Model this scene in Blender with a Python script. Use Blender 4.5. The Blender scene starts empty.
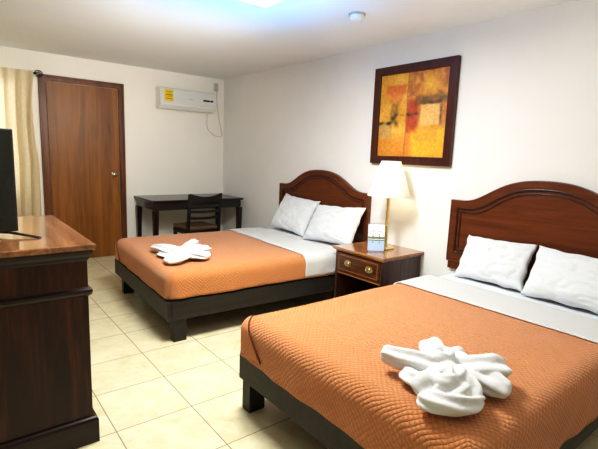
import bpy, bmesh, math, random
from mathutils import Vector, Matrix, noise

random.seed(7)
scene = bpy.context.scene
COL = scene.collection
PI = math.pi

# ------------------------------------------------------------------ helpers
def link(o, parent=None):
    COL.objects.link(o)
    if parent is not None:
        o.parent = parent
    return o

def thing(name, label, cat, loc=(0, 0, 0), rotz=0.0, group=None):
    o = bpy.data.objects.new(name, None)
    o.empty_display_size = 0.05
    o.location = loc
    o.rotation_euler = (0, 0, rotz)
    link(o)
    tag(o, label, cat, group)
    return o

def tag(o, label, cat, group=None):
    o['label'] = label
    o['category'] = cat
    if group:
        o['group'] = group
    return o

def obj(name, bm, m, parent=None, smooth=None, bevel=0.0, loc=None, label=None):
    """link a bmesh as ONE mesh object; smooth = angle in degrees"""
    bmesh.ops.recalc_face_normals(bm, faces=bm.faces)
    me = bpy.data.meshes.new(name)
    bm.to_mesh(me)
    bm.free()
    if m is not None:
        for k in (m if isinstance(m, (list, tuple)) else [m]):
            me.materials.append(k)
    if smooth is not None:
        for p in me.polygons:
            p.use_smooth = True
        if smooth < 180:
            me.set_sharp_from_angle(angle=math.radians(smooth))
    o = bpy.data.objects.new(name, me)
    if loc is not None:
        o.location = loc
    link(o, parent)
    if bevel:
        b = o.modifiers.new('bevel', 'BEVEL')
        b.width = bevel
        b.segments = 2
        b.limit_method = 'ANGLE'
        b.angle_limit = math.radians(40)
    if label:
        o['label'] = label
    return o

def struct(name, bm, m, parent=None, smooth=None, bevel=0.0, loc=None):
    o = obj(name, bm, m, parent, smooth, bevel, loc)
    if parent is None:
        o['kind'] = 'structure'
    return o

def B():
    return bmesh.new()

def box(bm, x0, x1, y0, y1, z0, z1):
    v = [bm.verts.new(p) for p in ((x0, y0, z0), (x1, y0, z0), (x1, y1, z0), (x0, y1, z0),
                                   (x0, y0, z1), (x1, y0, z1), (x1, y1, z1), (x0, y1, z1))]
    fs = [bm.faces.new([v[i] for i in q]) for q in ((3, 2, 1, 0), (4, 5, 6, 7), (0, 1, 5, 4), (1, 2, 6, 5), (2, 3, 7, 6), (3, 0, 4, 7))]
    return v, fs

def boxm(*a):
    bm = B()
    box(bm, *a)
    return bm

def taper(bm, cx, cy, z0, z1, sx0, sy0, sx1, sy1, dx=0, dy=0):
    """post from z0 (size s0) to z1 (size s1); top shifted by dx,dy"""
    vs = []
    for z, sx, sy, ox, oy in ((z0, sx0, sy0, 0, 0), (z1, sx1, sy1, dx, dy)):
        for a, b in ((-1, -1), (1, -1), (1, 1), (-1, 1)):
            vs.append(bm.verts.new((cx + ox + a * sx / 2, cy + oy + b * sy / 2, z)))
    for q in ((3, 2, 1, 0), (4, 5, 6, 7), (0, 1, 5, 4), (1, 2, 6, 5), (2, 3, 7, 6), (3, 0, 4, 7)):
        bm.faces.new([vs[i] for i in q])

def lathe(bm, prof, n=32, c=(0, 0, 0), axis='z', cap=True):
    rings = []
    for r, h in prof:
        ring = []
        for k in range(n):
            a = 2 * PI * k / n
            p = (r * math.cos(a), r * math.sin(a), h)
            if axis == 'x':
                p = (p[2], p[0], p[1])
            elif axis == 'y':
                p = (p[0], p[2], p[1])
            ring.append(bm.verts.new((p[0] + c[0], p[1] + c[1], p[2] + c[2])))
        rings.append(ring)
    for a, b in zip(rings, rings[1:]):
        for k in range(n):
            bm.faces.new((a[k], a[(k + 1) % n], b[(k + 1) % n], b[k]))
    if cap:
        bm.faces.new(rings[0][::-1])
        bm.faces.new(rings[-1])

def tube(bm, pts, rad, n=10, closed=False, sx=1.0):
    pts = [Vector(p) for p in pts]
    N = len(pts)
    rings = []
    up = None
    for i, p in enumerate(pts):
        if closed:
            t = pts[(i + 1) % N] - pts[i - 1]
        else:
            t = pts[min(i + 1, N - 1)] - pts[max(i - 1, 0)]
        t.normalize()
        if up is None:
            up = Vector((0, 0, 1)) if abs(t.z) < .9 else Vector((1, 0, 0))
        s = t.cross(up)
        if s.length < 1e-5:
            s = t.cross(Vector((0.3, 1, 0.2)))
        s.normalize()
        up = s.cross(t).normalized()
        r = rad[i] if isinstance(rad, (list, tuple)) else rad
        rings.append([bm.verts.new(p + s * (r * sx * math.cos(2 * PI * k / n)) + up * (r * math.sin(2 * PI * k / n))) for k in range(n)])
    m = N if closed else N - 1
    for i in range(m):
        a, b = rings[i], rings[(i + 1) % N]
        for k in range(n):
            bm.faces.new((a[k], a[(k + 1) % n], b[(k + 1) % n], b[k]))
    if not closed:
        bm.faces.new(rings[0][::-1])
        bm.faces.new(rings[-1])

def prism(bm, poly, axis, a, b):
    """extrude polygon poly (2d) between a and b along axis"""
    def P(u, v, w):
        return {'x': (w, u, v), 'y': (u, w, v), 'z': (u, v, w)}[axis]
    lo = [bm.verts.new(P(u, v, a)) for u, v in poly]
    hi = [bm.verts.new(P(u, v, b)) for u, v in poly]
    n = len(poly)
    for i in range(n):
        bm.faces.new((lo[i], lo[(i + 1) % n], hi[(i + 1) % n], hi[i]))
    bm.faces.new(lo[::-1])
    bm.faces.new(hi)

def ring_prism(bm, outer, inner, axis, a, b):
    """solid ring between two polygons with the same number of points"""
    def P(u, v, w):
        return {'x': (w, u, v), 'y': (u, w, v), 'z': (u, v, w)}[axis]
    V = [[bm.verts.new(P(u, v, w)) for u, v in poly] for poly in (outer, inner) for w in (a, b)]
    oa, ob, ia, ib = V
    n = len(outer)
    for i in range(n):
        j = (i + 1) % n
        bm.faces.new((oa[i], oa[j], ob[j], ob[i]))
        bm.faces.new((ia[i], ib[i], ib[j], ia[j]))
        bm.faces.new((oa[i], ia[i], ia[j], oa[j]))
        bm.faces.new((ob[i], ob[j], ib[j], ib[i]))

def molded(bm, x0, x1, y0, y1, prof):
    """stack of rectangles: prof = list of (z, outset) -> a moulded slab"""
    rings = []
    for z, o in prof:
        rings.append([bm.verts.new(p) for p in ((x0 - o, y0 - o, z), (x1 + o, y0 - o, z), (x1 + o, y1 + o, z), (x0 - o, y1 + o, z))])
    for a, b in zip(rings, rings[1:]):
        for k in range(4):
            bm.faces.new((a[k], a[(k + 1) % 4], b[(k + 1) % 4], b[k]))
    bm.faces.new(rings[0][::-1])
    bm.faces.new(rings[-1])

# ------------------------------------------------------------------ materials
def srgb(r, g, b):
    f = lambda c: (c / 255 / 12.92) if c / 255 <= .04045 else ((c / 255 + .055) / 1.055) ** 2.4
    return (f(r), f(g), f(b), 1)

class NT:
    def __init__(s, name):
        s.m = bpy.data.materials.new(name)
        s.m.use_nodes = True
        s.t = s.m.node_tree
        s.b = s.t.nodes['Principled BSDF']
        s.out = s.t.nodes['Material Output']
    def n(s, typ, **kw):
        o = s.t.nodes.new(typ)
        for k, v in kw.items():
            if k.startswith('i_'):
                o.inputs[k[2:].replace('_', ' ')].default_value = v
            else:
                setattr(o, k, v)
        return o
    def l(s, a, b):
        s.t.links.new(a, b)
    def ramp(s, fac, stops):
        r = s.n('ShaderNodeValToRGB')
        e = r.color_ramp.elements
        e[0].position, e[0].color = stops[0]
        e[1].position, e[1].color = stops[-1]
        for p, c in stops[1:-1]:
            x = e.new(p)
            x.color = c
        s.l(fac, r.inputs['Fac'])
        return r.outputs['Color']
    def coord(s, kind='Object', scale=(1, 1, 1), rot=(0, 0, 0), loc=(0, 0, 0)):
        c = s.n('ShaderNodeTexCoord')
        mp = s.n('ShaderNodeMapping')
        mp.inputs['Scale'].default_value = scale
        mp.inputs['Rotation'].default_value = rot
        mp.inputs['Location'].default_value = loc
        s.l(c.outputs[kind], mp.inputs['Vector'])
        return mp.outputs['Vector']
    def noise(s, vec, scale, detail=4, rough=.55, dist=0.0):
        x = s.n('ShaderNodeTexNoise')
        x.inputs['Scale'].default_value = scale
        x.inputs['Detail'].default_value = detail
        x.inputs['Roughness'].default_value = rough
        x.inputs['Distortion'].default_value = dist
        s.l(vec, x.inputs['Vector'])
        return x.outputs['Fac']
    def math(s, op, a, b=None, c=None):
        x = s.n('ShaderNodeMath', operation=op)
        for i, v in enumerate((a, b, c)):
            if v is None:
                continue
            if isinstance(v, (int, float)):
                x.inputs[i].default_value = v
            else:
                s.l(v, x.inputs[i])
        return x.outputs[0]
    def bump(s, h, strength=.2, dist=.01):
        x = s.n('ShaderNodeBump')
        x.inputs['Strength'].default_value = strength
        x.inputs['Distance'].default_value = dist
        s.l(h, x.inputs['Height'])
        s.l(x.outputs['Normal'], s.b.inputs['Normal'])
    def base(s, c):
        if isinstance(c, (tuple, list)):
            s.b.inputs['Base Color'].default_value = c
        else:
            s.l(c, s.b.inputs['Base Color'])
    def set(s, **kw):
        for k, v in kw.items():
            s.b.inputs[k.replace('_', ' ')].default_value = v
        return s

def plain(name, col, rough=.5, metal=0.0, bumps=0.0, bscale=60, var=.06, **kw):
    t = NT(name)
    v = t.coord('Object')
    f = t.noise(v, bscale, 3)
    lo = tuple(max(0, c * (1 - var)) for c in col[:3]) + (1,)
    hi = tuple(min(1, c * (1 + var)) for c in col[:3]) + (1,)
    t.base(t.ramp(f, [(.3, lo), (.7, hi)]))
    t.set(Roughness=rough, Metallic=metal, **kw)
    if bumps:
        t.bump(f, bumps, .004)
    return t.m

def wood(name, dark, mid, light, axis='z', rough=.3, scale=1.0, coat=0.0, fine=1.0):
    t = NT(name)
    k = 14 * scale
    sc = {'x': (1.0 * scale, k, k), 'y': (k, 1.0 * scale, k), 'z': (k, k, 1.0 * scale)}[axis]
    v = t.coord('Object', sc)
    f1 = t.noise(v, 1.3, 6, .6, .8)
    sc2 = tuple(c * 5 for c in sc)
    f2 = t.noise(t.coord('Object', sc2), 1.0, 3, .6)
    f = t.math('ADD', t.math('MULTIPLY', f1, .75), t.math('MULTIPLY', f2, .25 * fine))
    t.base(t.ramp(f, [(.32, dark), (.5, mid), (.68, light)]))
    t.set(Roughness=rough, Specular_IOR_Level=.35)
    if coat:
        t.set(Coat_Weight=coat, Coat_Roughness=.12)
    t.bump(f2, .05, .003)
    return t.m

M = {}
# walls and ceiling: painted plaster
def paint(name, col, sc=3.0):
    t = NT(name)
    v = t.coord('Object')
    f = t.noise(v, sc, 4)
    lo = tuple(c * .97 for c in col[:3]) + (1,)
    t.base(t.ramp(f, [(.3, lo), (.7, col)]))
    t.set(Roughness=.75)
    t.bump(t.noise(v, 90, 3), .06, .003)
    return t.m
M['wall_back'] = paint('wall paint with warm light tint', (.83, .80, .73, 1))  # warm light on the back wall is put into its paint colour
M['wall'] = paint('wall paint', (.82, .81, .785, 1))
M['wall_front'] = paint('wall paint darkened as shade', (.46, .41, .33, 1))  # unseen walls coloured darker, as shade, so they bounce less light
M['ceiling'] = paint('ceiling paint', (.81, .83, .84, 1))

# floor tiles 0.4 m, grout lines
def tile_floor():
    t = NT('ceramic floor tile')
    T, ox, oy = .4, -2.2568, -3.0156
    c = t.n('ShaderNodeTexCoord')
    sep = t.n('ShaderNodeSeparateXYZ')
    t.l(c.outputs['Object'], sep.inputs[0])
    es, ids = [], []
    for i, o in ((0, ox), (1, oy)):
        u = t.math('DIVIDE', t.math('SUBTRACT', sep.outputs[i], o - 40 * T), T)
        fr = t.math('FRACT', u)
        ids.append(t.math('FLOOR', u))
        es.append(t.math('MINIMUM', fr, t.math('SUBTRACT', 1.0, fr)))
    e = t.math('MINIMUM', es[0], es[1])
    rnd = t.n('ShaderNodeTexWhiteNoise', noise_dimensions='2D')
    cmb = t.n('ShaderNodeCombineXYZ')
    t.l(ids[0], cmb.inputs[0]); t.l(ids[1], cmb.inputs[1])
    t.l(cmb.outputs[0], rnd.inputs['Vector'])
    off = t.n('ShaderNodeVectorMath', operation='SCALE')
    t.l(rnd.outputs['Color'], off.inputs[0]); off.inputs['Scale'].default_value = 9
    add = t.n('ShaderNodeVectorMath', operation='ADD')
    t.l(off.outputs[0], add.inputs[0]); t.l(c.outputs['Object'], add.inputs[1])
    f = t.noise(add.outputs[0], 5.5, 8, .62, 1.2)
    f2 = t.noise(add.outputs[0], 24, 4, .6, .5)
    f = t.math('ADD', t.math('MULTIPLY', f, .75), t.math('MULTIPLY', f2, .25))
    col = t.ramp(f, [(.33, srgb(202, 189, 148)), (.5, srgb(217, 206, 170)), (.66, srgb(226, 217, 184))])
    mask = t.ramp(e, [(.003, (0, 0, 0, 1)), (.009, (1, 1, 1, 1))])
    mx = t.n('ShaderNodeMix', data_type='RGBA')
    t.l(mask, mx.inputs['Factor'])
    mx.inputs['A'].default_value = srgb(122, 104, 80)
    t.l(col, mx.inputs['B'])
    t.base(mx.outputs['Result'])
    rg = t.ramp(mask, [(0, (.8, .8, .8, 1)), (1, (.28, .28, .28, 1))])
    t.l(rg, t.b.inputs['Roughness'])
    t.bump(mask, .25, .002)
    return t.m
M['floor'] = tile_floor()

M['door'] = wood('door veneer', srgb(92, 53, 15), srgb(130, 80, 25), srgb(150, 96, 35), 'z', .42, .55)
M['door_frame'] = wood('door frame wood', srgb(62, 34, 12), srgb(100, 58, 24), srgb(120, 72, 32), 'z', .4, .8)
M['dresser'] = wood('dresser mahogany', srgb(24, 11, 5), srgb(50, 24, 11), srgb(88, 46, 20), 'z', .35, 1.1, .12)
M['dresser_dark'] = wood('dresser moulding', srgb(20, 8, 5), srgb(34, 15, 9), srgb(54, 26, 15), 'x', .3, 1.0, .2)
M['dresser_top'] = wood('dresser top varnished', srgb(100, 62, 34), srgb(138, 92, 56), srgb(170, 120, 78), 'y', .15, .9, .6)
M['ns'] = wood('nightstand mahogany', srgb(40, 21, 13), srgb(66, 36, 23), srgb(92, 54, 36), 'z', .3, 1.2, .3)
M['ns_front'] = wood('nightstand drawer mahogany', srgb(46, 24, 13), srgb(74, 41, 23), srgb(100, 60, 36), 'y', .28, 1.2, .3)
M['ns_top'] = wood('nightstand top', srgb(116, 70, 38), srgb(150, 100, 60), srgb(182, 128, 84), 'y', .14, 1.0, .7)
M['ns_line'] = plain('inlay stringing', srgb(150, 96, 52), .35)
M['head'] = wood('headboard mahogany', srgb(76, 35, 14), srgb(98, 49, 20), srgb(114, 61, 28), 'y', .36, .7, .12)
M['head_dark'] = wood('headboard moulding', srgb(44, 20, 10), srgb(62, 31, 16), srgb(80, 42, 22), 'y', .3, .7, .25)
M['desk'] = wood('espresso desk', srgb(20, 11, 9), srgb(32, 19, 15), srgb(46, 29, 23), 'x', .28, 1.0, .3)
M['chair'] = plain('espresso chair', srgb(24, 17, 17), .38, var=.1)
M['leather'] = plain('brown leather', srgb(100, 76, 54), .42, bumps=.15, bscale=40, var=.12)
M['bedframe'] = wood('espresso bed frame', srgb(30, 28, 24), srgb(42, 38, 32), srgb(54, 49, 41), 'x', .5, .8)
M['brass'] = plain('polished brass', (.80, .68, .34, 1), .2, 1.0)
M['brass_old'] = plain('antique brass', (.55, .44, .22, 1), .33, 1.0)
M['chrome'] = plain('satin nickel', (.52, .46, .36, 1), .22, 1.0)
M['iron'] = plain('wrought iron', srgb(40, 28, 22), .5)
M['white_pl'] = plain('white plastic', (.78, .78, .76, 1), .35, var=.02)
M['ac_front'] = plain('white appliance panel', (.66, .67, .655, 1), .28, var=.02)
M['grey_pl'] = plain('grey plastic', (.42, .42, .41, 1), .45)
M['black_pl'] = plain('black plastic', (.012, .012, .012, 1), .35)
M['black_gloss'] = plain('black display', (.008, .010, .014, 1), .08)
M['label'] = plain('yellow energy label', srgb(226, 190, 20), .5)
M['label_ink'] = plain('label ink', srgb(120, 96, 10), .6)
M['display_dot'] = plain('display mark', srgb(120, 150, 170), .4)
M['maroon'] = wood('picture frame wood', srgb(50, 18, 13), srgb(66, 26, 19), srgb(80, 34, 25), 'z', .35, .8, .2)

def fabric(name, col, rough=.85, weave=900, wr=.25, sheen=.3, wrs=9.0, wd=.02):
    t = NT(name)
    v = t.coord('Object')
    f = t.noise(v, wrs, 5, .55, .6)
    lo = tuple(c * .95 for c in col[:3]) + (1,)
    t.base(t.ramp(f, [(.3, lo), (.7, col)]))
    t.set(Roughness=rough, Sheen_Weight=sheen)
    g = t.noise(v, weave, 2)
    h = t.math('ADD', f, t.math('MULTIPLY', g, .03))
    t.bump(h, wr, wd)
    return t.m
M['sheet'] = fabric('white cotton sheet', (.75, .78, .82, 1), wr=.18)
M['pillow'] = fabric('white pillow cotton', (.72, .74, .745, 1), wr=.22, wrs=10)
M['mattress'] = fabric('mattress ticking', (.75, .75, .73, 1))
M['towel'] = fabric('white terry towel', (.735, .74, .725, 1), .95, 420, .35, .4, 40, .010)
M['curtain_hidden'] = None

def quilt(name, col, edge_col, lo_f=.80, border=.26, strength=.9):
    """quilted coverlet; UV are cloth coordinates in metres; uv2 = distance helper not needed"""
    t = NT(name)
    uv = t.n('ShaderNodeUVMap', uv_map='cloth')
    sep = t.n('ShaderNodeSeparateXYZ')
    t.l(uv.outputs[0], sep.inputs[0])
    wob = t.noise(uv.outputs[0], 7, 2)
    u = t.math('ADD', sep.outputs[0], t.math('MULTIPLY', wob, .03))
    v = t.math('ADD', sep.outputs[1], t.math('MULTIPLY', wob, .03))
    # lattice of scales for the border
    k = 2 * PI / .026
    a = t.math('SINE', t.math('MULTIPLY', t.math('ADD', u, v), k / 2))
    b = t.math('SINE', t.math('MULTIPLY', t.math('SUBTRACT', u, v), k / 2))
    lat = t.math('POWER', t.math('MULTIPLY', t.math('ABSOLUTE', a), t.math('ABSOLUTE', b)), .45)
    # short puckered ribs in the field
    n1 = t.noise(uv.outputs[0], 22, 3, .6)
    n2 = t.noise(uv.outputs[0], 9, 2, .5)
    ph = t.math('ADD', t.math('DIVIDE', sep.outputs[0], .022), t.math('MULTIPLY', n1, 2.6))
    rib = t.math('POWER', t.math('ABSOLUTE', t.math('SINE', t.math('MULTIPLY', ph, PI))), .6)
    rib = t.math('ADD', t.math('MULTIPLY', rib, 1.0), t.math('MULTIPLY', n1, .4))
    selv = t.n('ShaderNodeUVMap', uv_map='zone')
    sels = t.n('ShaderNodeSeparateXYZ')
    t.l(selv.outputs[0], sels.inputs[0])
    mx = t.n('ShaderNodeMix', data_type='FLOAT')
    t.l(sels.outputs[0], mx.inputs['Factor'])
    t.l(rib, mx.inputs['A'])
    t.l(t.math('ADD', t.math('MULTIPLY', lat, .62), .3), mx.inputs['B'])
    h = mx.outputs['Result']
    fine = t.noise(uv.outputs[0], 350, 2)
    hh = t.math('ADD', h, t.math('MULTIPLY', fine, .05))
    lo = tuple(c * lo_f for c in col[:3]) + (1,)  # shade in the quilting creases is painted into the colour
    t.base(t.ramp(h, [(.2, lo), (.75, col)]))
    t.set(Roughness=.8, Sheen_Weight=.25)
    t.bump(hh, strength, .010)
    return t.m
M['orange'] = quilt('burnt orange quilt', (.60, .218, .058, 1), None)
M['band'] = quilt('pale grey quilt reverse', (.62, .62, .60, 1), None, .90, strength=.45)
M['orange_flap'] = plain('orange quilt lining', (.60, .25, .10, 1), .85, bumps=.4, bscale=120, var=.12)

M['fold_shade_strip'] = plain('painted dark fold shade', srgb(96, 34, 14), .85)  # dark colour standing in for shade along the corner fold

# curtain: translucent cream
def curtain_mat():
    t = NT('cream curtain')
    v = t.coord('Object')
    f = t.noise(v, 30, 3)
    t.base(t.ramp(f, [(.3, srgb(206, 190, 154)), (.7, srgb(218, 202, 168))]))
    t.set(Roughness=.9)
    tr = t.n('ShaderNodeBsdfTranslucent')
    tr.inputs['Color'].default_value = srgb(246, 234, 212)
    mix = t.n('ShaderNodeMixShader')
    mix.inputs[0].default_value = .30
    t.l(t.b.outputs[0], mix.inputs[1]); t.l(tr.outputs[0], mix.inputs[2])
    t.l(mix.outputs[0], t.out.inputs['Surface'])
    return t.m
M['curtain'] = curtain_mat()

def glass_mat(name, tint=(.95, .98, .98, 1), a=.12):
    t = NT(name)
    tr = t.n('ShaderNodeBsdfTransparent'); tr.inputs[0].default_value = tint
    gl = t.n('ShaderNodeBsdfGlossy'); gl.inputs['Roughness'].default_value = .03
    mix = t.n('ShaderNodeMixShader'); mix.inputs[0].default_value = a
    nz = t.noise(t.coord('Object'), 4, 2)
    t.l(t.ramp(nz, [(0, (.03, .03, .03, 1)), (1, (.06, .06, .06, 1))]), gl.inputs['Roughness'])
    t.l(tr.outputs[0], mix.inputs[1]); t.l(gl.outputs[0], mix.inputs[2])
    t.l(mix.outputs[0], t.out.inputs['Surface'])
    return t.m
M['glass'] = glass_mat('window glass')
M['acrylic'] = glass_mat('clear acrylic', (.93, .96, .97, 1), .18)

def emit(name, col, s, base=(.8, .8, .8, 1)):
    t = NT(name)
    nz = t.noise(t.coord('Object'), 3, 2)
    lo = tuple(c * .97 for c in col[:3]) + (1,)
    t.l(t.ramp(nz, [(.3, lo), (.7, col)]), t.b.inputs['Emission Color'])
    t.base(base)
    t.set(Emission_Strength=s, Roughness=.4)
    return t.m
M['panel'] = emit('led diffuser', (1, .97, .92, 1), 9.0)
M['added_halo_side'] = emit('added blue halo glow', (.25, .55, 1.0, 1), 8.0)  # blue glow added to the panel sides for a ceiling halo
M['shade'] = None
def shade_mat():
    t = NT('white lamp shade')
    f = t.noise(t.coord('Object', (60, 60, 4)), 1, 3)
    t.base(t.ramp(f, [(.3, (.88, .88, .84, 1)), (.7, (.91, .91, .88, 1))]))
    t.set(Roughness=.8)
    tr = t.n('ShaderNodeBsdfTranslucent'); tr.inputs['Color'].default_value = (.95, .90, .78, 1)
    mix = t.n('ShaderNodeMixShader'); mix.inputs[0].default_value = .35
    t.l(t.b.outputs[0], mix.inputs[1]); t.l(tr.outputs[0], mix.inputs[2])
    t.l(mix.outputs[0], t.out.inputs['Surface'])
    return t.m
M['shade'] = shade_mat()
M['bulb'] = emit('lit bulb', (1, .85, .6, 1), 12.0)

def tv_screen():
    t = NT('dark television glass')
    f = t.noise(t.coord('Object'), 2.0, 2)
    t.base(t.ramp(f, [(.3, (.010, .012, .008, 1)), (.7, (.022, .024, .016, 1))]))
    t.set(Roughness=.18)
    return t.m
M['tv'] = tv_screen()

def paint_attr():
    t = NT('abstract oil painting')
    a = t.n('ShaderNodeVertexColor', layer_name='paint')
    v = t.coord('Object')
    f = t.noise(v, 38, 6, .7)
    hs = t.n('ShaderNodeMix', data_type='RGBA', blend_type='OVERLAY')
    hs.inputs['Factor'].default_value = .75
    t.l(a.outputs['Color'], hs.inputs['A'])
    t.l(t.ramp(f, [(.2, (.2, .2, .2, 1)), (.8, (.8, .8, .8, 1))]), hs.inputs['B'])
    t.base(hs.outputs['Result'])
    t.set(Roughness=.55)
    t.bump(f, .3, .004)
    return t.m
M['painting'] = paint_attr()
M['card_white'] = plain('card white', (.82, .84, .86, 1), .5, var=.02)
M['card_blue'] = plain('card pale blue', srgb(176, 196, 226), .5, var=.06)
M['card_band'] = plain('card olive pattern', srgb(120, 122, 84), .5, var=.4, bscale=160)
M['card_teal'] = plain('card teal line', srgb(66, 110, 104), .5)
M['card_dark'] = plain('card dark motif', srgb(96, 112, 112), .5)
M['cord'] = plain('off white cable', (.56, .54, .48, 1), .5)
M['socket'] = plain('socket plate grey', (.55, .54, .50, 1), .45)

# ------------------------------------------------------------------ room
XL, YN, H = -3.8, -7.3, 2.4376
bm = B(); box(bm, XL - .1, .1, YN - .1, .1, -.1, 0); struct('floor', bm, M['floor'])
bm = B(); box(bm, XL - .1, .1, YN - .1, .1, H, H + .1); struct('ceiling', bm, M['ceiling'])
bm = B(); box(bm, 0, .1, YN - .1, .1, 0, H); struct('wall_right', bm, M['wall'])
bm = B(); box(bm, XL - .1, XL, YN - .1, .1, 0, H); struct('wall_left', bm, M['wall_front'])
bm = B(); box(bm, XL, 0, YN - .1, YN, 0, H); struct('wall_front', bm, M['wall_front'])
WX0, WX1, WZ0, WZ1 = -3.62, -2.60, .85, 2.10       # window opening in the back wall
bm = B()
ring_prism(bm, [(XL, 0), (0, 0), (0, H), (XL, H)], [(WX0, WZ0), (WX1, WZ0), (WX1, WZ1), (WX0, WZ1)], 'y', 0, .1)
struct('wall_back', bm, M['wall_back'])
# window
w = bpy.data.objects.new('window_1', None); w.location = ((WX0 + WX1) / 2, .05, WZ0); link(w); w['kind'] = 'structure'
ww, wh = (WX1 - WX0) / 2, WZ1 - WZ0
bm = B()
ring_prism(bm, [(-ww, 0), (ww, 0), (ww, wh), (-ww, wh)], [(-ww + .05, .05), (ww - .05, .05), (ww - .05, wh - .05), (-ww + .05, wh - .05)], 'y', -.02, .03)
box(bm, -.02, .02, -.015, .025, .05, wh - .05)
obj('window_frame', bm, M['white_pl'], w)
obj('pane', boxm(-ww + .05, ww - .05, 0, .006, .05, wh - .05), M['glass'], w)

# door
d = bpy.data.objects.new('door_1', None); d.location = (-1.8985, 0, 0); link(d); d['kind'] = 'structure'
dx = 1.8985
fo0, fo1, fz = -2.3683 + dx, -1.4286 + dx, 2.198
fi0, fi1, fiz = -2.293 + dx, -1.497 + dx, 2.132
bm = B()
def ublk(a0, a1, az, b0, b1, bz, y0, y1):
    prism(bm, [(a0, 0), (b0, 0), (b0, bz), (b1, bz), (b1, 0), (a1, 0), (a1, az), (a0, az)], 'y', y0, y1)
ublk(fo0, fo1, fz, fi0, fi1, fiz, -.022, -.001)
ublk(fo0, fo1, fz, fo0 + .022, fo1 - .022, fz - .022, -.034, -.020)
obj('door_frame', bm, M['door_frame'], d, bevel=.004)
obj('door_panel', boxm(fi0 + .004, fi1 - .004, -.014, -.001, .008, fiz - .004), M['door'], d, bevel=.002)
bm = B()
lathe(bm, [(.033, -.014), (.034, -.020), (.026, -.026)], 24, (-1.576 + dx, 0, 1.068), 'y')
kr = obj('rosette', bm, M['chrome'], d, 40)
bm = B()
lathe(bm, [(.012, -.026), (.012, -.038), (.022, -.046), (.029, -.058), (.028, -.068), (.018, -.076), (.004, -.078)], 24, (-1.576 + dx, 0, 1.068), 'y')
obj('door_knob', bm, M['chrome'], d, 50)
# curtain rod with scroll finial
t = thing('curtain_rod', 'dark iron curtain rod with scroll finial above the cream curtain', 'curtain rod', (-2.9, -.075, 2.188))
bm = B(); lathe(bm, [(.009, -.78), (.009, .50)], 12, (0, 0, 0), 'x'); obj('pole', bm, M['iron'], t, 40)
bm = B()
pts = []
for i in range(44):
    a = i / 43 * 4.2 * PI
    r = .008 + .036 * (1 - i / 43)
    pts.append((.535 - r * math.cos(a) , 0, -.004 + r * math.sin(a)))
tube(bm, pts, .0055, 8)
lathe(bm, [(.012, .485), (.013, .505)], 12, (0, 0, 0), 'x')
obj('finial', bm, M['iron'], t, 60)
for bx_ in (-.72, .455):
    bm = B(); box(bm, bx_ - .008, bx_ + .008, 0, .074, -.006, .006); box(bm, bx_ - .015, bx_ + .015, .066, .0745, -.03, .03)
    obj('bracket', bm, M['iron'], t)

# curtain: pleated cloth with flaring lower edge
def curtain():
    bm = B()
    nx, nz = 150, 44
    rows = []
    x0, x1 = -3.66, -2.425
    for j in range(nz + 1):
        f = j / nz                       # 0 top, 1 bottom
        z = 2.205 - f * 2.17
        row = []
        for i in range(nx + 1):
            g = i / nx
            x = x0 + (x1 - x0) * g
            # free edge: gathers in below the heading, then swings out
            edge = g ** 6
            x += edge * (-.035 * math.sin(min(1, f * 2.2) * PI) + .03 * max(0, f - .35))
            ph = 2 * PI * (g * 11 + .25 * math.sin(3 * f + 5 * g))
            amp = .016 + .024 * min(1, f * 4)
            y = -.075 + (.0 if f > .04 else 0) - .012 + amp * math.sin(ph) * .85 + .006 * math.sin(ph * 2.3 + 4 * f)
            if f < .05:
                y = -.087 + amp * .9 * math.sin(ph)
            x += .010 * math.cos(ph) * min(1, f * 4)
            row.append(bm.verts.new((x + 3.04, y + .075, z)))
        rows.append(row)
    for a, b in zip(rows, rows[1:]):
        for i in range(nx):
            bm.faces.new((a[i], a[i + 1], b[i + 1], b[i]))
    o = obj('curtain', bm, M['curtain'], None, 180, loc=(-3.04, -.108, 0))
    tag(o, 'cream pleated curtain hanging from the rod beside the wooden door', 'curtain')
curtain()

# ------------------------------------------------------------------ ceiling light and smoke detector
t = thing('ceiling_light', 'square white LED panel lit on the ceiling between the beds', 'ceiling light', (-1.825, -3.655, H))
obj('housing', boxm(-.27, .27, -.27, .27, -.012, -.001), M['white_pl'], t)
bm = B(); v, fs = box(bm, -.30, .30, -.30, .30, -.095, -.0125)
for f in fs[1:]:
    f.material_index = 1  # all but the underside get the added blue halo glow
obj('diffuser', bm, [M['panel'], M['added_halo_side']], t, bevel=.004)

t = thing('smoke_detector', 'round white smoke detector on the ceiling', 'smoke detector', (-.79, -3.46, H))
bm = B(); lathe(bm, [(.062, -.001), (.062, -.010), (.058, -.013)], 36); obj('base', bm, M['grey_pl'], t, 40, label='grey mounting base')
bm = B(); lathe(bm, [(.054, -.013), (.054, -.036), (.050, -.043), (.040, -.047), (.012, -.048)], 36); obj('body', bm, M['white_pl'], t, 40)
bm = B(); lathe(bm, [(.005, -.046), (.005, -.0495)], 10, (.028, -.02, 0)); obj('indicator', bm, M['grey_pl'], t)

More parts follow.
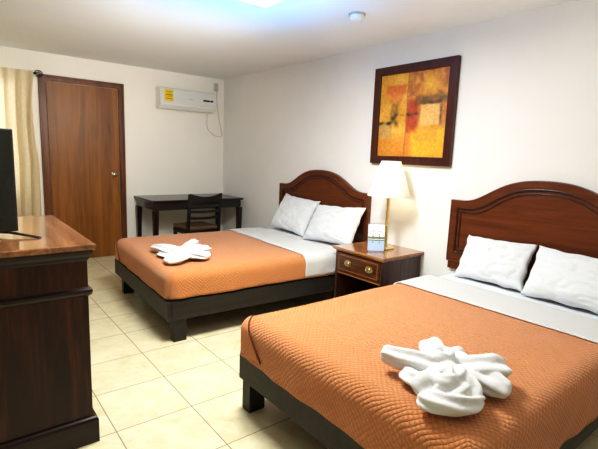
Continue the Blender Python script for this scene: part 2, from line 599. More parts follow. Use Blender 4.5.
# ------------------------------------------------------------------ air conditioner
t = thing('air_conditioner', 'white split air conditioner mounted high on the back wall', 'air conditioner', (-.62, 0, 1.945))
bm = B()
AW = .395
prof = [(-.002, 0), (-.115, 0), (-.150, .030), (-.176, .050), (-.180, .060), (-.180, .065), (-.168, .235), (-.150, .262), (-.120, .272), (-.002, .272)]
prism(bm, [(y, z) for y, z in prof], 'x', -AW, AW)
obj('body', bm, M['white_pl'], t, bevel=.006)
bm = B()
prism(bm, [(-.1825, .064), (-.1885, .068), (-.1765, .238), (-.156, .266), (-.150, .2625), (-.168, .235)], 'x', -AW + .006, AW - .006)
obj('front_panel', bm, M['ac_front'], t, bevel=.003)
bm = B()
prism(bm, [(-.117, -.003), (-.121, -.003), (-.178, .047), (-.176, .052)], 'x', -AW + .06, AW - .10)
obj('louver', bm, M['white_pl'], t)
def on_ac(x0, x1, z0, z1, off):
    f = lambda z: -.1885 + (z - .068) * .012 / .170 - off
    bm = B()
    v = [bm.verts.new(p) for p in ((x0, f(z0), z0), (x1, f(z0), z0), (x1, f(z1), z1), (x0, f(z1), z1),
                                   (x0, f(z0) + .002, z0), (x1, f(z0) + .002, z0), (x1, f(z1) + .002, z1), (x0, f(z1) + .002, z1))]
    for q in ((0, 1, 2, 3), (7, 6, 5, 4), (0, 4, 5, 1), (1, 5, 6, 2), (2, 6, 7, 3), (3, 7, 4, 0)):
        bm.faces.new([v[i] for i in q])
    return bm
lab = obj('energy_label', on_ac(-.345, -.225, .088, .237, .0008), M['label'], t, label='yellow energy label')
bm = B()
for k, (a, b, z, h) in enumerate(((-.325, -.235, .212, .006), (-.325, -.260, .198, .004), (-.325, -.235, .165, .012), (-.325, -.245, .148, .004), (-.325, -.235, .118, .008))):
    q = on_ac(a, b, z, z + h, .0016)
    me = bpy.data.meshes.new('tmp'); q.to_mesh(me); q.free(); bm.from_mesh(me); bpy.data.meshes.remove(me)
obj('print', bm, M['label_ink'], lab, label='dark printed lines')
dsp = obj('display', on_ac(.205, .355, .132, .155, .0012), M['black_gloss'], t, label='black display strip')
obj('readout', on_ac(.295, .318, .139, .147, .002), M['display_dot'], dsp)
bm = B()
for k in range(6):
    q = on_ac(.004 + k * .0095, .0105 + k * .0095, .136, .144 if k % 2 else .147, .0008)
    me = bpy.data.meshes.new('tmp'); q.to_mesh(me); q.free(); bm.from_mesh(me); bpy.data.meshes.remove(me)
obj('logo', bm, M['grey_pl'], t, label='small grey lettering')

t = thing('wall_outlet', 'small wall outlet high beside the air conditioner', 'outlet', (-.130, 0, 2.315))
obj('cover_plate', boxm(-.035, .035, -.010, -.001, -.06, .06), M['socket'], t, bevel=.003)
for zz in (-.03, .027):
    obj('socket', boxm(-.018, .018, -.014, -.009, zz - .017, zz + .017), M['grey_pl'], t, bevel=.002)
cu = B()
P = [(-.126, -.022, 2.280), (-.124, -.016, 2.20), (-.112, -.012, 2.06), (-.080, -.012, 1.862), (-.055, -.012, 1.75), (-.030, -.012, 1.655), (-.035, -.012, 1.632), (-.075, -.012, 1.626),
     (-.140, -.012, 1.632), (-.205, -.012, 1.668), (-.255, -.012, 1.72), (-.272, -.012, 1.78), (-.274, -.014, 1.88), (-.274, -.016, 1.934)]
def smooth_path(P, n=6):
    out = []
    P = [Vector(p) for p in P]
    for i in range(len(P) - 1):
        p0, p1, p2, p3 = P[max(i - 1, 0)], P[i], P[i + 1], P[min(i + 2, len(P) - 1)]
        for k in range(n):
            s = k / n
            out.append(.5 * ((2 * p1) + (p2 - p0) * s + (2 * p0 - 5 * p1 + 4 * p2 - p3) * s * s + (3 * p1 - p0 - 3 * p2 + p3) * s ** 3))
    out.append(P[-1])
    return out
tube(cu, smooth_path(P), .005, 8)
box(cu, -.139, -.113, -.040, -.0145, 2.272, 2.302)
o = obj('power_cord', cu, M['cord'], None, 50)
tag(o, 'white power cord looping below the air conditioner to the outlet', 'cord')

# ------------------------------------------------------------------ beds
def fold(s, t_, X0, X1, Y0, Y1, zt, r, foot=True, near=True, far=True, wav=0.0):
    qx = min(max(s, X0 + r if foot else -9), X1)
    qy = min(max(t_, Y0 + r if near else -99), Y1 - r if far else 99)
    wx, wy = s - qx, t_ - qy
    d = max(abs(wx), abs(wy))
    if d < 1e-9:
        return Vector((s, t_, zt))
    L = math.hypot(wx, wy)
    ux, uy = wx / L, wy / L
    if d <= r * PI / 2:
        out, z = r * math.sin(d / r), zt - r * (1 - math.cos(d / r))
        ex = 0
    else:
        out, z = r, zt - r - (d - r * PI / 2)
        ex = (d - r * PI / 2)
    if foot and z < .319:
        if abs(wx) > 1e-6 and abs(wy) > 1e-6:
            k = 0.0
        elif abs(wx) > 1e-6:
            k = min(1, min(t_ - (Y0 + r), (Y1 - r) - t_) / .22)
        else:
            k = min(1, (s - (X0 + r)) / .22)
        k = max(0, k)
        z = .319 + (z - .319) * k * k * (3 - 2 * k)
    out += wav * ex * (1 + math.sin((s + t_) * 13) * .6 + math.sin((s - t_) * 31) * .4)
    return Vector((qx + ux * out, qy + uy * out, z))

def cloth(name, sr, tr, fargs, m, parent=None, thick=.006, step=.02, border=None, label=None, puff=.004, seed=0, **kw):
    """quilt sheet over fold(); sr/tr cloth ranges"""
    bm = B()
    uvl = bm.loops.layers.uv.new('cloth')
    zl = bm.loops.layers.uv.new('zone')
    zone = {}
    ns = max(2, int((sr[1] - sr[0]) / step)); nt = max(2, int((tr[1] - tr[0]) / step))
    g, cc = [], {}
    for i in range(ns + 1):
        row = []
        for j in range(nt + 1):
            s = sr[0] + (sr[1] - sr[0]) * i / ns
            t_ = tr[0] + (tr[1] - tr[0]) * j / nt
            p = fold(s, t_, *fargs, **kw)
            nz = noise.noise(Vector((s * 2.2 + seed, t_ * 2.2, 0))) + .5 * noise.noise(Vector((s * 6 + seed, t_ * 6, 3)))
            p.z += puff * nz
            v = bm.verts.new(p)
            if border:
                bx0, by0, by1 = border
                dd = min(s - bx0, t_ - by0, by1 - t_)
                zone[v] = max(0, min(1, 1 - dd / .02)) if dd > 0 else 1.0
            cc[v] = (s, t_)
            row.append(v)
        g.append(row)
    for i in range(ns):
        for j in range(nt):
            f = bm.faces.new((g[i][j], g[i + 1][j], g[i + 1][j + 1], g[i][j + 1]))
            for lp in f.loops:
                lp[uvl].uv = cc[lp.vert]
                lp[zl].uv = (zone.get(lp.vert, 0.0), 0)
    o = obj(name, bm, m, parent, 180, label=label)
    if thick:
        sm = o.modifiers.new('solid', 'SOLIDIFY'); sm.thickness = thick; sm.offset = 0
    return o

def make_bed(X0, X1, Y0, Y1, who, seed, lab, turn=0.0):
    tops = []
    cx, cy = (X0 + X1) / 2, (Y0 + Y1) / 2
    fr = thing('platform_bed', lab['frame'], 'bed', (cx, cy, 0), 0, 'platform beds')
    a, b, c_, d_ = X0 - cx, X1 - cx, Y0 - cy, Y1 - cy
    zb, zt = .168, .312
    obj('side_rail', boxm(a + .031, b, c_, c_ + .03, zb, zt), M['bedframe'], fr, bevel=.004)
    obj('side_rail', boxm(a + .031, b, d_ - .03, d_, zb, zt), M['bedframe'], fr, bevel=.004)
    obj('foot_rail', boxm(a, a + .03, c_, d_, zb, zt), M['bedframe'], fr, bevel=.004)
    obj('head_rail', boxm(b - .03, b, c_ + .031, d_ - .031, zb, zt), M['bedframe'], fr, bevel=.004)
    obj('deck', boxm(a + .031, b - .031, c_ + .031, d_ - .031, .288, .308), M['bedframe'], fr)
    for lx, ly in ((a + .045 if who == 1 else a + .005, c_ + .008), (a + .03 if who == 1 else a + .005, d_ - (.20 if who == 1 else .105)), (b - .11, c_ + .008), (b - .11, d_ - .105)):
        obj('leg', boxm(lx, lx + .10, ly, ly + .075, 0, zb - .001), M['bedframe'], fr, bevel=.004)
    # mattress
    mx0, mx1, my0, my1 = X0 + .020, X1 - .006, Y0 + .020, Y1 - .020
    bm = boxm(mx0 - cx, mx1 - cx, my0 - cy, my1 - cy, 0, .188)
    mo = obj('mattress', bm, M['mattress'], None, 180, loc=(cx, cy, .3125))
    bv = mo.modifiers.new('bevel', 'BEVEL'); bv.width = .072; bv.segments = 6
    tag(mo, lab['mattress'], 'mattress', 'mattresses')
    r = .075
    # bed sheet over the head end
    drop = .118
    sh = cloth('bed_sheet', (-.62, X1 - .004), (Y0 + .012 + r - r * PI / 2 - drop, Y1 - .012 - r + r * PI / 2 + drop),
               (X0, X1, Y0 + .012, Y1 - .012, .513, r), M['sheet'], None, .003, .025, puff=.003, seed=seed, foot=False)
    tag(sh, lab['sheet'], 'bed sheet', 'white bed sheets')
    # quilt
    drop = .118
    fx0 = X0 + .004 + r - r * PI / 2 - drop
    if who == 2:
        fx0 -= .033
    ty0, ty1 = Y0 + .004 + r - r * PI / 2 - drop, Y1 - .004 - r + r * PI / 2 + drop
    if who == 2:
        ty0 -= .060
    go = .004 if who == 1 else -.007
    fa = (X0 + go, X1, Y0 + go, Y1 - go, .524, r)
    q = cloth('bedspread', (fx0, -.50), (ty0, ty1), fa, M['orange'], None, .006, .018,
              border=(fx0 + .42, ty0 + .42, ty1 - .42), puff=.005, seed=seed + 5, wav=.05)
    tag(q, lab['quilt'], 'bedspread', 'orange quilted bedspreads')
    fb = (X0 + go - .010, X1, Y0 + go - .010, Y1 - go + .010, .5345, r + .008)
    cloth('turned_back_band', (-.80 if who == 1 else -.765, -.40), (ty0 - .002, ty1 + .002), fb, M['band'], q, .007, .018,
          border=(9, 0, 0), puff=.004, seed=seed + 5, label='pale grey reverse side folded back', wav=.05)
    # folded corner flap at the far foot corner
    bm = B()
    ff = (X0 + go - .007, X1, Y0 - .003, Y1 - go + .007, .528, r)
    n = 14
    rows = []
    for i in range(n + 1):
        f = i / n
        s = (X0 + r) - f * (r * PI / 2 + drop + .004)
        w0, w1 = .060 - .215 * f, .072 + .05 * min(1, f * 1.5)
        rows.append([bm.verts.new(fold(s, (Y1 - r) + w0 + (w1 - w0) * j / 8, *ff)) for j in range(9)])
    for p, q_ in zip(rows, rows[1:]):
        for j in range(8):
            bm.faces.new((p[j], p[j + 1], q_[j + 1], q_[j]))
    eb = B()  # thin dark strip that draws the shade line of the fold
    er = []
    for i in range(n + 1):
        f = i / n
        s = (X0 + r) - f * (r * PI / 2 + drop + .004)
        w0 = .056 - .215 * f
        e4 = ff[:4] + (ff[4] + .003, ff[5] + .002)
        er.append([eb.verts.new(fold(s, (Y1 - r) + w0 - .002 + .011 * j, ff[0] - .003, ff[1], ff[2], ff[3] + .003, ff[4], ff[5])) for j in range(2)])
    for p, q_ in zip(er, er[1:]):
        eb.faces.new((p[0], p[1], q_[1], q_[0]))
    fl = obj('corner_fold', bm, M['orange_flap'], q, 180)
    fe = obj('fold_shade_strip', eb, M['fold_shade_strip'], fl, 180, label='dark strip painted as fold shade')
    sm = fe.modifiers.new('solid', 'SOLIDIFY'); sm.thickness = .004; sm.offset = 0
    sm = fl.modifiers.new('solid', 'SOLIDIFY'); sm.thickness = .006; sm.offset = 0
    piv = Matrix.Translation((-1.06, -2.26, 0))
    mt = piv @ Matrix.Rotation(math.radians(turn), 4, 'Z') @ piv.inverted()
    for o in (fr, mo, sh, q):
        o.matrix_world = mt @ Matrix.Translation(o.location)

make_bed(-2.025, -.088, -3.025, -1.495, 1, 1.0, dict(
    frame='dark platform bed frame under the bed next to the desk',
    mattress='mattress of the bed next to the desk, under its bedspread',
    sheet='white sheet on the bed next to the desk, below its pillows',
    quilt='orange quilted bedspread with grey band on the bed next to the desk'), -2.5)
make_bed(-2.04, -.055, -5.325, -3.955, 2, 9.0, dict(
    frame='dark platform bed frame under the bed closest to the camera',
    mattress='mattress of the bed closest to the camera, under its bedspread',
    sheet='white sheet on the bed closest to the camera, below its pillows',
    quilt='orange quilted bedspread with grey band on the bed closest to the camera'))

def head_curve(w, zs, zp, inset, n=64):
    """closed outline (y,z): shoulders, S-curve, crown. inset shrinks it"""
    hw = w / 2
    pts = []
    T_ = [(0, 1), (.10, .99), (.22, .94), (.36, .80), (.50, .55), (.62, .28), (.72, .09), (.80, .01), (.86, 0), (1, 0)]
    for k in range(n + 1):
        y = -hw + w * k / n
        a = abs(y) / hw
        for (a0, b0), (a1, b1) in zip(T_, T_[1:]):
            if a <= a1 + 1e-9:
                u = b0 + (b1 - b0) * (a - a0) / (a1 - a0)
                break
        pts.append((y, zs + (zp - zs) * u))
    for _ in range(3):
        pts = [pts[0]] + [(pts[i][0], (pts[i - 1][1] + 2 * pts[i][1] + pts[i + 1][1]) / 4) for i in range(1, n)] + [pts[n]]
    if inset:
        k = (hw - inset) / hw
        res = []
        for y, z in pts:
            res.append((y * k, z - inset))
        pts = res
    return pts

def headboard(cy, w, zs, zp, zb, label):
    t = thing('mounted_headboard', label, 'headboard', (-.003, cy, zb), 0, 'arched headboards')
    zs -= zb; zp -= zb
    top = head_curve(w, zs, zp, 0)
    foot_in = .012
    step = .06
    poly = [(-w / 2 + foot_in, 0), (w / 2 - foot_in, 0), (w / 2 - foot_in, step), (w / 2, step)] + top[::-1] + [(-w / 2, step), (-w / 2 + foot_in, step)]
    bm = B(); prism(bm, poly, 'x', -.026, 0)
    obj('board', bm, M['head'], t, 30)
    # raised frame border, following the outline
    i1 = .012
    tp, ti = head_curve(w, zs, zp, .0), head_curve(w, zs, zp, .060)
    lo, li = .0605, .135
    outer = [(-w / 2, lo), (w / 2, lo)] + tp[::-1]
    inner = [(-w / 2 + .06, li), (w / 2 - .06, li)] + ti[::-1]
    bm = B(); ring_prism(bm, outer, inner, 'x', -.036, -.0265)
    obj('raised_border', bm, M['head'], t, 30)
    def loop(ins, zlo, rad, x, name, mat):
        c = head_curve(w, zs, zp, ins)
        pts = [(x, y, z) for y, z in c[::-1]]
        y0, y1 = c[0][0], c[-1][0]
        n = 24
        side = 8
        zc = c[0][1]
        left = [(x, y0, zc + (zlo - zc) * k / side) for k in range(1, side + 1)]
        bot = [(x, y0 + (y1 - y0) * k / n, zlo) for k in range(1, n)]
        right = [(x, y1, zlo + (zc - zlo) * k / side) for k in range(0, side)]
        bm = B(); tube(bm, pts + left + bot + right, rad, 8, True)
        obj(name, bm, mat, t, 60)
    loop(.062, .137, .009, -.030, 'moulding', M['head_dark'])
    loop(.092, .165, .006, -.0285, 'moulding', M['head_dark'])
    loop(.006, .065, .006, -.034, 'edge_bead', M['head'])
headboard(-2.255, 1.49, 1.052, 1.247, .52, 'arched mahogany headboard behind the bed next to the desk')
headboard(-4.61, 1.43, 1.088, 1.285, .525, 'arched mahogany headboard behind the bed closest to the camera')

# pillows
def pillow(cx, cy, cz, W, Hh, T, tilt, roll, yaw, label, seed):
    bm = B()
    n, m = 44, 32
    def P(u, v, side):
        # u,v in -1..1, superellipse pinched corners
        pu = u * (1 - .07 * (1 - v * v) * 0 - .045 * (1 - abs(v)) * abs(u) ** 6 * 0)
        x = u * W / 2 * (1 - .055 * (1 - v * v) ** 1 * abs(u) ** 3)
        y = v * Hh / 2 * (1 - .085 * (1 - u * u) ** 1 * abs(v) ** 3)
        e = max(0.0, (1 - abs(u) ** 2.6)) * max(0.0, (1 - abs(v) ** 2.4))
        h = T / 2 * e ** .42
        # soft sag to the bottom, wrinkles from the corners
        h *= 1 - .18 * v
        wr = noise.noise(Vector((u * 1.6 + seed, v * 1.3, side))) * .5 + noise.noise(Vector((u * 4.5 + v * 2 + seed, v * 3 - u * 1.5, side + 4))) * .26
        cr = abs(noise.noise(Vector((u * 2.2 + v * 1.2 + seed, v * 2.6 - u, 7 + side))))
        h += (wr * .018 - .015 * max(0, .16 - cr) / .16) * min(1, e * 2.5)
        y += .012 * noise.noise(Vector((u * 3 + seed, v, 11)))
        x += .012 * noise.noise(Vector((v * 3 + seed, u, 17)))
        return Vector((x, y, h * side))
    R = Matrix.Rotation(yaw, 3, 'Z') @ Matrix.Rotation(roll, 3, 'X')
    grids = []
    # local frame: width along -Y world, height axis leaning on the headboard, thickness toward -X
    ct, st = math.cos(tilt), math.sin(tilt)
    ex, ey, ez = Vector((0, -1, 0)), Vector((ct, 0, st)), Vector((-st, 0, ct))
    for side in (1, -1):
        g = []
        for i in range(n + 1):
            row = []
            for j in range(m + 1):
                edge = i in (0, n) or j in (0, m)
                if side == -1 and edge:
                    row.append(grids[0][i][j]); continue
                u = -math.cos(PI * i / n) * .35 + (2 * i / n - 1) * .65
                v = -math.cos(PI * j / m) * .35 + (2 * j / m - 1) * .65
                p = P(u, v, side)
                if side == -1:
                    p.z *= .6
                p = ex * p.x + ey * p.y + ez * p.z
                row.append(bm.verts.new(R @ p))
            g.append(row)
        grids.append(g)
        for i in range(n):
            for j in range(m):
                q = (g[i][j], g[i + 1][j], g[i + 1][j + 1], g[i][j + 1])
                bm.faces.new(q if side == 1 else q[::-1])
    cz = .5185 - min(v.co.z for v in bm.verts)
    cx = -.046 - max(v.co.x for v in bm.verts) - cx
    o = obj('pillow', bm, M['pillow'], None, 180, loc=(cx, cy, cz))
    tag(o, label, 'pillow', 'white pillows leaning on the headboards')
    return o
pillow(.0, -1.975, 0, .64, .44, .15, math.radians(62), .05, 0, 'white pillow on the bed beside the desk, standing farther from the lamp', 1.3)
pillow(.03, -2.68, 0, .68, .425, .15, math.radians(60), -.05, .05, 'white pillow on the bed beside the desk, standing nearer the lamp', 5.9)
pillow(.0, -4.35, 0, .52, .355, .15, math.radians(62), -.02, 0, 'white pillow on the bed closest to the camera, standing nearer the lamp', 9.1)
pillow(.03, -4.935, 0, .62, .365, .16, math.radians(60), .02, 0, 'white pillow on the bed closest to the camera, cut off by the photo edge', 14.7)

# ------------------------------------------------------------------ towels
def lobe(bm, path, wid, hei, folds=5, twist=.6, seed=0.0, depth=.32, n=44):
    pts = smooth_path([Vector(p) for p in path], 7)
    N = len(pts)
    rings = []
    for i, p in enumerate(pts):
        f = i / (N - 1)
        t = (pts[min(i + 1, N - 1)] - pts[max(i - 1, 0)]).normalized()
        s = t.cross(Vector((0, 0, 1)))
        if s.length < .1:
            s = Vector((1, 0, 0))
        s.normalize()
        up = s.cross(t)
        k = f * (len(wid) - 1); a = min(int(k), len(wid) - 2); w_ = wid[a] + (wid[a + 1] - wid[a]) * (k - a)
        k = f * (len(hei) - 1); a = min(int(k), len(hei) - 2); h_ = hei[a] + (hei[a + 1] - hei[a]) * (k - a)
        er = math.sqrt(max(.02, 1 - (1 - min(1, f / .16)) ** 2))
        w_ *= er; h_ *= er
        ring = []
        for j in range(n):
            th = 2 * PI * j / n
            c = 1 - depth * (.5 + .5 * math.cos(folds * th + twist * f * 6 + seed)) * (1 if math.sin(th) > -.2 else .4)
            c += .10 * noise.noise(Vector((math.cos(th) * 1.4 + seed, math.sin(th) * 1.4, f * 4)))
            q = p + s * (w_ * c * math.cos(th)) + up * (h_ * c * math.sin(th))
            ring.append(bm.verts.new(q))
        rings.append(ring)
    for a, b in zip(rings, rings[1:]):
        for j in range(n):
            bm.faces.new((a[j], a[(j + 1) % n], b[(j + 1) % n], b[j]))
    bm.faces.new(rings[0][::-1]); bm.faces.new(rings[-1])

def towel(name, lobes, loc, label, vox=.006):
    bm = B()
    for L in lobes:
        lobe(bm, **L)
    for v in bm.verts:
        if v.co.z < .003:
            v.co.z = .003
    o = obj(name, bm, M['towel'], None, 180, loc=loc)
    rm = o.modifiers.new('remesh', 'REMESH'); rm.mode = 'VOXEL'; rm.voxel_size = vox; rm.use_smooth_shade = True
    sm = o.modifiers.new('smooth', 'SMOOTH'); sm.factor = .5; sm.iterations = 2
    tag(o, label, 'towel', 'folded towels on the bedspreads')
    return o
# local axes: x along the bed toward the head, y across
ZQ = .532
def rosette(c, r, tiers, seed):
    out = []
    for k in range(tiers):
        rr = r * (1 - k / (tiers + .4))
        a0 = seed + k * 2.1
        path = [(c[0] + rr * math.cos(a0 + q * 1.05), c[1] + rr * math.sin(a0 + q * 1.05), c[2] + .008 * k + .006 * math.sin(q * 2 + k)) for q in range(6)]
        out.append(dict(path=path, wid=[.012, .020, .022, .020, .012], hei=[.016, .028, .030, .026, .014], folds=3, twist=.8, seed=seed + k, depth=.25, n=24))
    return out
towel('towel', [
    dict(path=[(-.155, .175, .068), (-.13, .11, .066), (-.09, .02, .070), (-.05, -.05, .065)], wid=[.030, .042, .046, .05], hei=[.036, .046, .048, .05], folds=5, twist=.5, seed=.4),
    dict(path=[(.085, .105, .066), (.05, .07, .072), (.0, .0, .074), (-.06, -.06, .07)], wid=[.046, .056, .050, .045], hei=[.046, .050, .045, .05], folds=3, twist=.5, seed=2.1),
    dict(path=[(.13, -.03, .055), (.08, -.03, .070), (.0, -.05, .075), (-.06, -.06, .06)], wid=[.03, .042, .042, .04], hei=[.03, .040, .045, .04], folds=4, twist=.6, seed=3.3),
    dict(path=[(.175, -.17, .050), (.12, -.155, .066), (.03, -.12, .072), (-.05, -.07, .06)], wid=[.055, .085, .072, .045], hei=[.036, .052, .046, .045], folds=5, twist=.35, seed=1.0),
    dict(path=[(.045, -.275, .036), (.03, -.22, .048), (.0, -.14, .062), (-.06, -.07, .06)], wid=[.05, .075, .066, .05], hei=[.028, .038, .042, .045], folds=4, twist=.5, seed=4.0),
    dict(path=[(-.25, -.075, .034), (-.205, -.09, .066), (-.14, -.10, .082), (-.07, -.08, .072)], wid=[.045, .062, .062, .05], hei=[.030, .044, .045, .045], folds=3, twist=.6, seed=3.0, depth=.28),
    dict(path=[(-.262, -.10, .034), (-.262, -.155, .046), (-.225, -.205, .050), (-.165, -.232, .048), (-.10, -.225, .042)], wid=[.036, .046, .048, .046, .036], hei=[.026, .036, .040, .036, .026], folds=5, twist=1.6, seed=3.9, depth=.34),
    dict(path=[(-.235, -.165, .045), (-.19, -.16, .074), (-.13, -.15, .084), (-.06, -.10, .074)], wid=[.052, .070, .064, .05], hei=[.035, .044, .042, .045], folds=5, twist=1.2, seed=5.0, depth=.36),
    dict(path=[(-.15, -.225, .045), (-.11, -.19, .066), (-.07, -.13, .074)], wid=[.04, .055, .05], hei=[.032, .040, .045], folds=4, twist=.7, seed=6.2, depth=.30),
    dict(path=[(-.15, .06, .03), (-.15, -.02, .034), (-.10, -.08, .04)], wid=[.04, .06, .06], hei=[.028, .034, .04], folds=4, seed=2.6),
    dict(path=[(-.02, -.20, .03), (-.06, -.14, .04), (-.08, -.08, .05)], wid=[.05, .06, .06], hei=[.026, .036, .04], folds=4, seed=5.6),
] + rosette((-.175, -.14, .100), .034, 2, .6) + rosette((-.05, -.045, .112), .032, 2, 2.2), (-1.715, -4.975, ZQ), 'white towel folded into a flower on the bed closest to the camera', .0042)
towel('towel', [
    dict(path=[(-.175, .235, .030), (-.13, .12, .044), (-.09, -.05, .046), (-.04, -.16, .040)], wid=[.035, .075, .085, .07], hei=[.024, .036, .040, .036], folds=7, twist=.5, seed=.4),
    dict(path=[(-.255, -.27, .020), (-.19, -.26, .032), (-.10, -.20, .042), (-.03, -.10, .044)], wid=[.06, .095, .10, .07], hei=[.016, .028, .036, .036], folds=7, twist=.4, seed=1.7),
    dict(path=[(.22, .20, .048), (.15, .11, .056), (.07, .01, .054), (-.02, -.08, .046)], wid=[.035, .055, .060, .06], hei=[.030, .040, .042, .04], folds=5, twist=.5, seed=2.1),
    dict(path=[(.18, -.06, .042), (.13, -.10, .052), (.06, -.12, .050), (-.03, -.10, .046)], wid=[.06, .095, .09, .07], hei=[.028, .040, .042, .04], folds=7, twist=.4, seed=1.0),
    dict(path=[(.09, -.32, .030), (.06, -.28, .040), (.0, -.22, .046), (-.05, -.13, .046)], wid=[.05, .085, .085, .07], hei=[.022, .034, .040, .04], folds=6, twist=.4, seed=6.0),
    dict(path=[(-.17, .06, .018), (-.12, -.06, .024), (-.04, -.12, .03)], wid=[.05, .10, .10], hei=[.014, .022, .03], folds=5, seed=2.6),
], (-1.72, -2.46, ZQ), 'white towel loosely folded on the bed next to the desk', .0048)

# ------------------------------------------------------------------ nightstand
t = thing('nightstand', 'mahogany nightstand with one drawer between the two beds', 'nightstand', (-.27, -3.365, 0))
x0, x1, y0, y1 = -.245, .262, -.262, .287
obj('top', (lambda b: (molded(b, x0, x1, y0, y1, [(.560, .000), (.568, .006), (.574, .018), (.578, .020), (.586, .026), (.596, .026), (.600, .022)]), b)[1])(B()), M['ns_top'], t)
bm = B()
box(bm, x0, x1, y0, y0 + .022, .06, .5595); obj('side_panel', bm, M['ns'], t, bevel=.002)
bm = B()
box(bm, x0, x1, y1 - .022, y1, .06, .5595); obj('side_panel', bm, M['ns'], t, bevel=.002)
obj('back_panel', boxm(x1 - .012, x1 - .001, y0 + .023, y1 - .023, .06, .5595), M['ns'], t)
obj('shelf', boxm(x0 + .006, x1 - .013, y0 + .023, y1 - .023, .09, .11), M['ns'], t)
obj('divider', boxm(x0 + .004, x1 - .013, y0 + .023, y1 - .023, .360, .376), M['ns_line'], t)
obj('base', (lambda b: (molded(b, x0, x1, y0, y1, [(0, .010), (.045, .010), (.052, .004), (.0595, .0)]), b)[1])(B()), M['ns'], t)
dr = obj('drawer', boxm(x0 - .004, x0 + .30, y0 + .025, y1 - .025, .380, .552), M['ns_front'], t, bevel=.003)
bm = B()
iy0, iy1, iz0, iz1 = y0 + .045, y1 - .045, .400, .534
ring_prism(bm, [(iy0, iz0), (iy1, iz0), (iy1, iz1), (iy0, iz1)], [(iy0 + .005, iz0 + .005), (iy1 - .005, iz0 + .005), (iy1 - .005, iz1 - .005), (iy0 + .005, iz1 - .005)], 'x', x0 - .0055, x0 - .003)
obj('inlay', bm, M['ns_line'], dr, label='thin light inlay line')
for yy in (-.125, .125):
    bm = B()
    rings = []
    for rr, xx in ((.040, -.004), (.040, -.007), (.034, -.009), (.022, -.009), (.019, -.013), (.010, -.016), (.004, -.017)):
        rings.append([bm.verts.new((x0 + xx, yy + rr * math.cos(2 * PI * k / 28), .470 + rr * .74 * math.sin(2 * PI * k / 28))) for k in range(28)])
    for a, b in zip(rings, rings[1:]):
        for k in range(28):
            bm.faces.new((a[k], a[(k + 1) % 28], b[(k + 1) % 28], b[k]))
    bm.faces.new(rings[-1])
    tube(bm, [(x0 - .016 - .008 * math.sin(PI * k / 14), yy + .027 * math.cos(PI * k / 14), .474 - .022 * math.sin(PI * k / 14)) for k in range(15)], .0035, 8)
    obj('pull', bm, M['brass_old'], dr, 50, label='oval brass pull')

# lamp
t = thing('table_lamp', 'brass table lamp with lit white cone shade on the nightstand', 'lamp', (-.205, -3.385, .600))
bm = B(); molded(bm, -.055, .055, -.055, .055, [(.001, 0), (.012, 0), (.016, -.006), (.024, -.010), (.027, -.014)]); obj('base', bm, M['brass'], t, bevel=.003)
bm = B(); lathe(bm, [(.017, .0275), (.019, .034), (.0150, .040), (.0150, .20), (.017, .202), (.017, .212), (.0150, .214), (.0150, .455), (.0165, .460), (.0165, .490), (.008, .50)], 24); obj('pole', bm, M['brass'], t, 40)
bm = B(); lathe(bm, [(.012, .5005), (.017, .52), (.03, .56), (.034, .59), (.026, .62), (.006, .632)], 20); obj('bulb', bm, M['bulb'], t, 60)
bm = B()
lathe(bm, [(.186, .472), (.084, .775), (.0825, .775), (.1845, .472)], 48, cap=False)
lathe(bm, [(.1875, .470), (.1875, .477), (.1835, .477), (.1835, .470), (.1875, .470)], 48, cap=False)
sh = obj('shade', bm, M['shade'], t, 40)
bm = B()
for a in (0, PI / 2):
    box_pts = [(-.083 * math.cos(a), -.083 * math.sin(a), .766), (.083 * math.cos(a), .083 * math.sin(a), .766)]
    tube(bm, box_pts, .002, 6)
lathe(bm, [(.004, .760), (.007, .766), (.007, .772), (.003, .776)], 12)
obj('finial', bm, M['brass'], sh, 60, label='brass finial and spider')

# card holder
t = thing('card_holder', 'clear acrylic stand holding a printed blue card beside the lamp', 'card holder', (-.378, -3.424, .6005), math.radians(-42))
# local: x across card, y = depth toward wall
W2, Hc, ln = .074, .240, .06
def cy_(z):
    return -.02 + ln * z / Hc
def slab(x0, x1, z0, z1, off, th=.002):
    bm = B()
    v = [bm.verts.new(p) for p in ((x0, cy_(z0) - off, z0), (x1, cy_(z0) - off, z0), (x1, cy_(z1) - off, z1), (x0, cy_(z1) - off, z1),
                                   (x0, cy_(z0) - off + th, z0), (x1, cy_(z0) - off + th, z0), (x1, cy_(z1) - off + th, z1), (x0, cy_(z1) - off + th, z1))]
    for q in ((0, 1, 2, 3), (7, 6, 5, 4), (0, 4, 5, 1), (1, 5, 6, 2), (2, 6, 7, 3), (3, 7, 4, 0)):
        bm.faces.new([v[i] for i in q])
    return bm
obj('back_sheet', slab(-W2, W2, .004, Hc, -.0035), M['acrylic'], t)
obj('foot', boxm(-W2, W2, -.050, .035, .0008, .0035), M['acrylic'], t)
cd = obj('card', slab(-W2 + .004, W2 - .004, .010, Hc - .012, -.0008), M['card_white'], t)
obj('blue_field', slab(-W2 + .005, W2 - .005, .012, .090, .0002, .0006), M['card_blue'], cd)
obj('pattern_band', slab(-W2 + .005, W2 - .005, .108, .126, .0002, .0006), M['card_band'], cd)
obj('teal_line', slab(-W2 + .005, W2 - .005, .092, .101, .0002, .0006), M['card_teal'], cd)
bm = B()
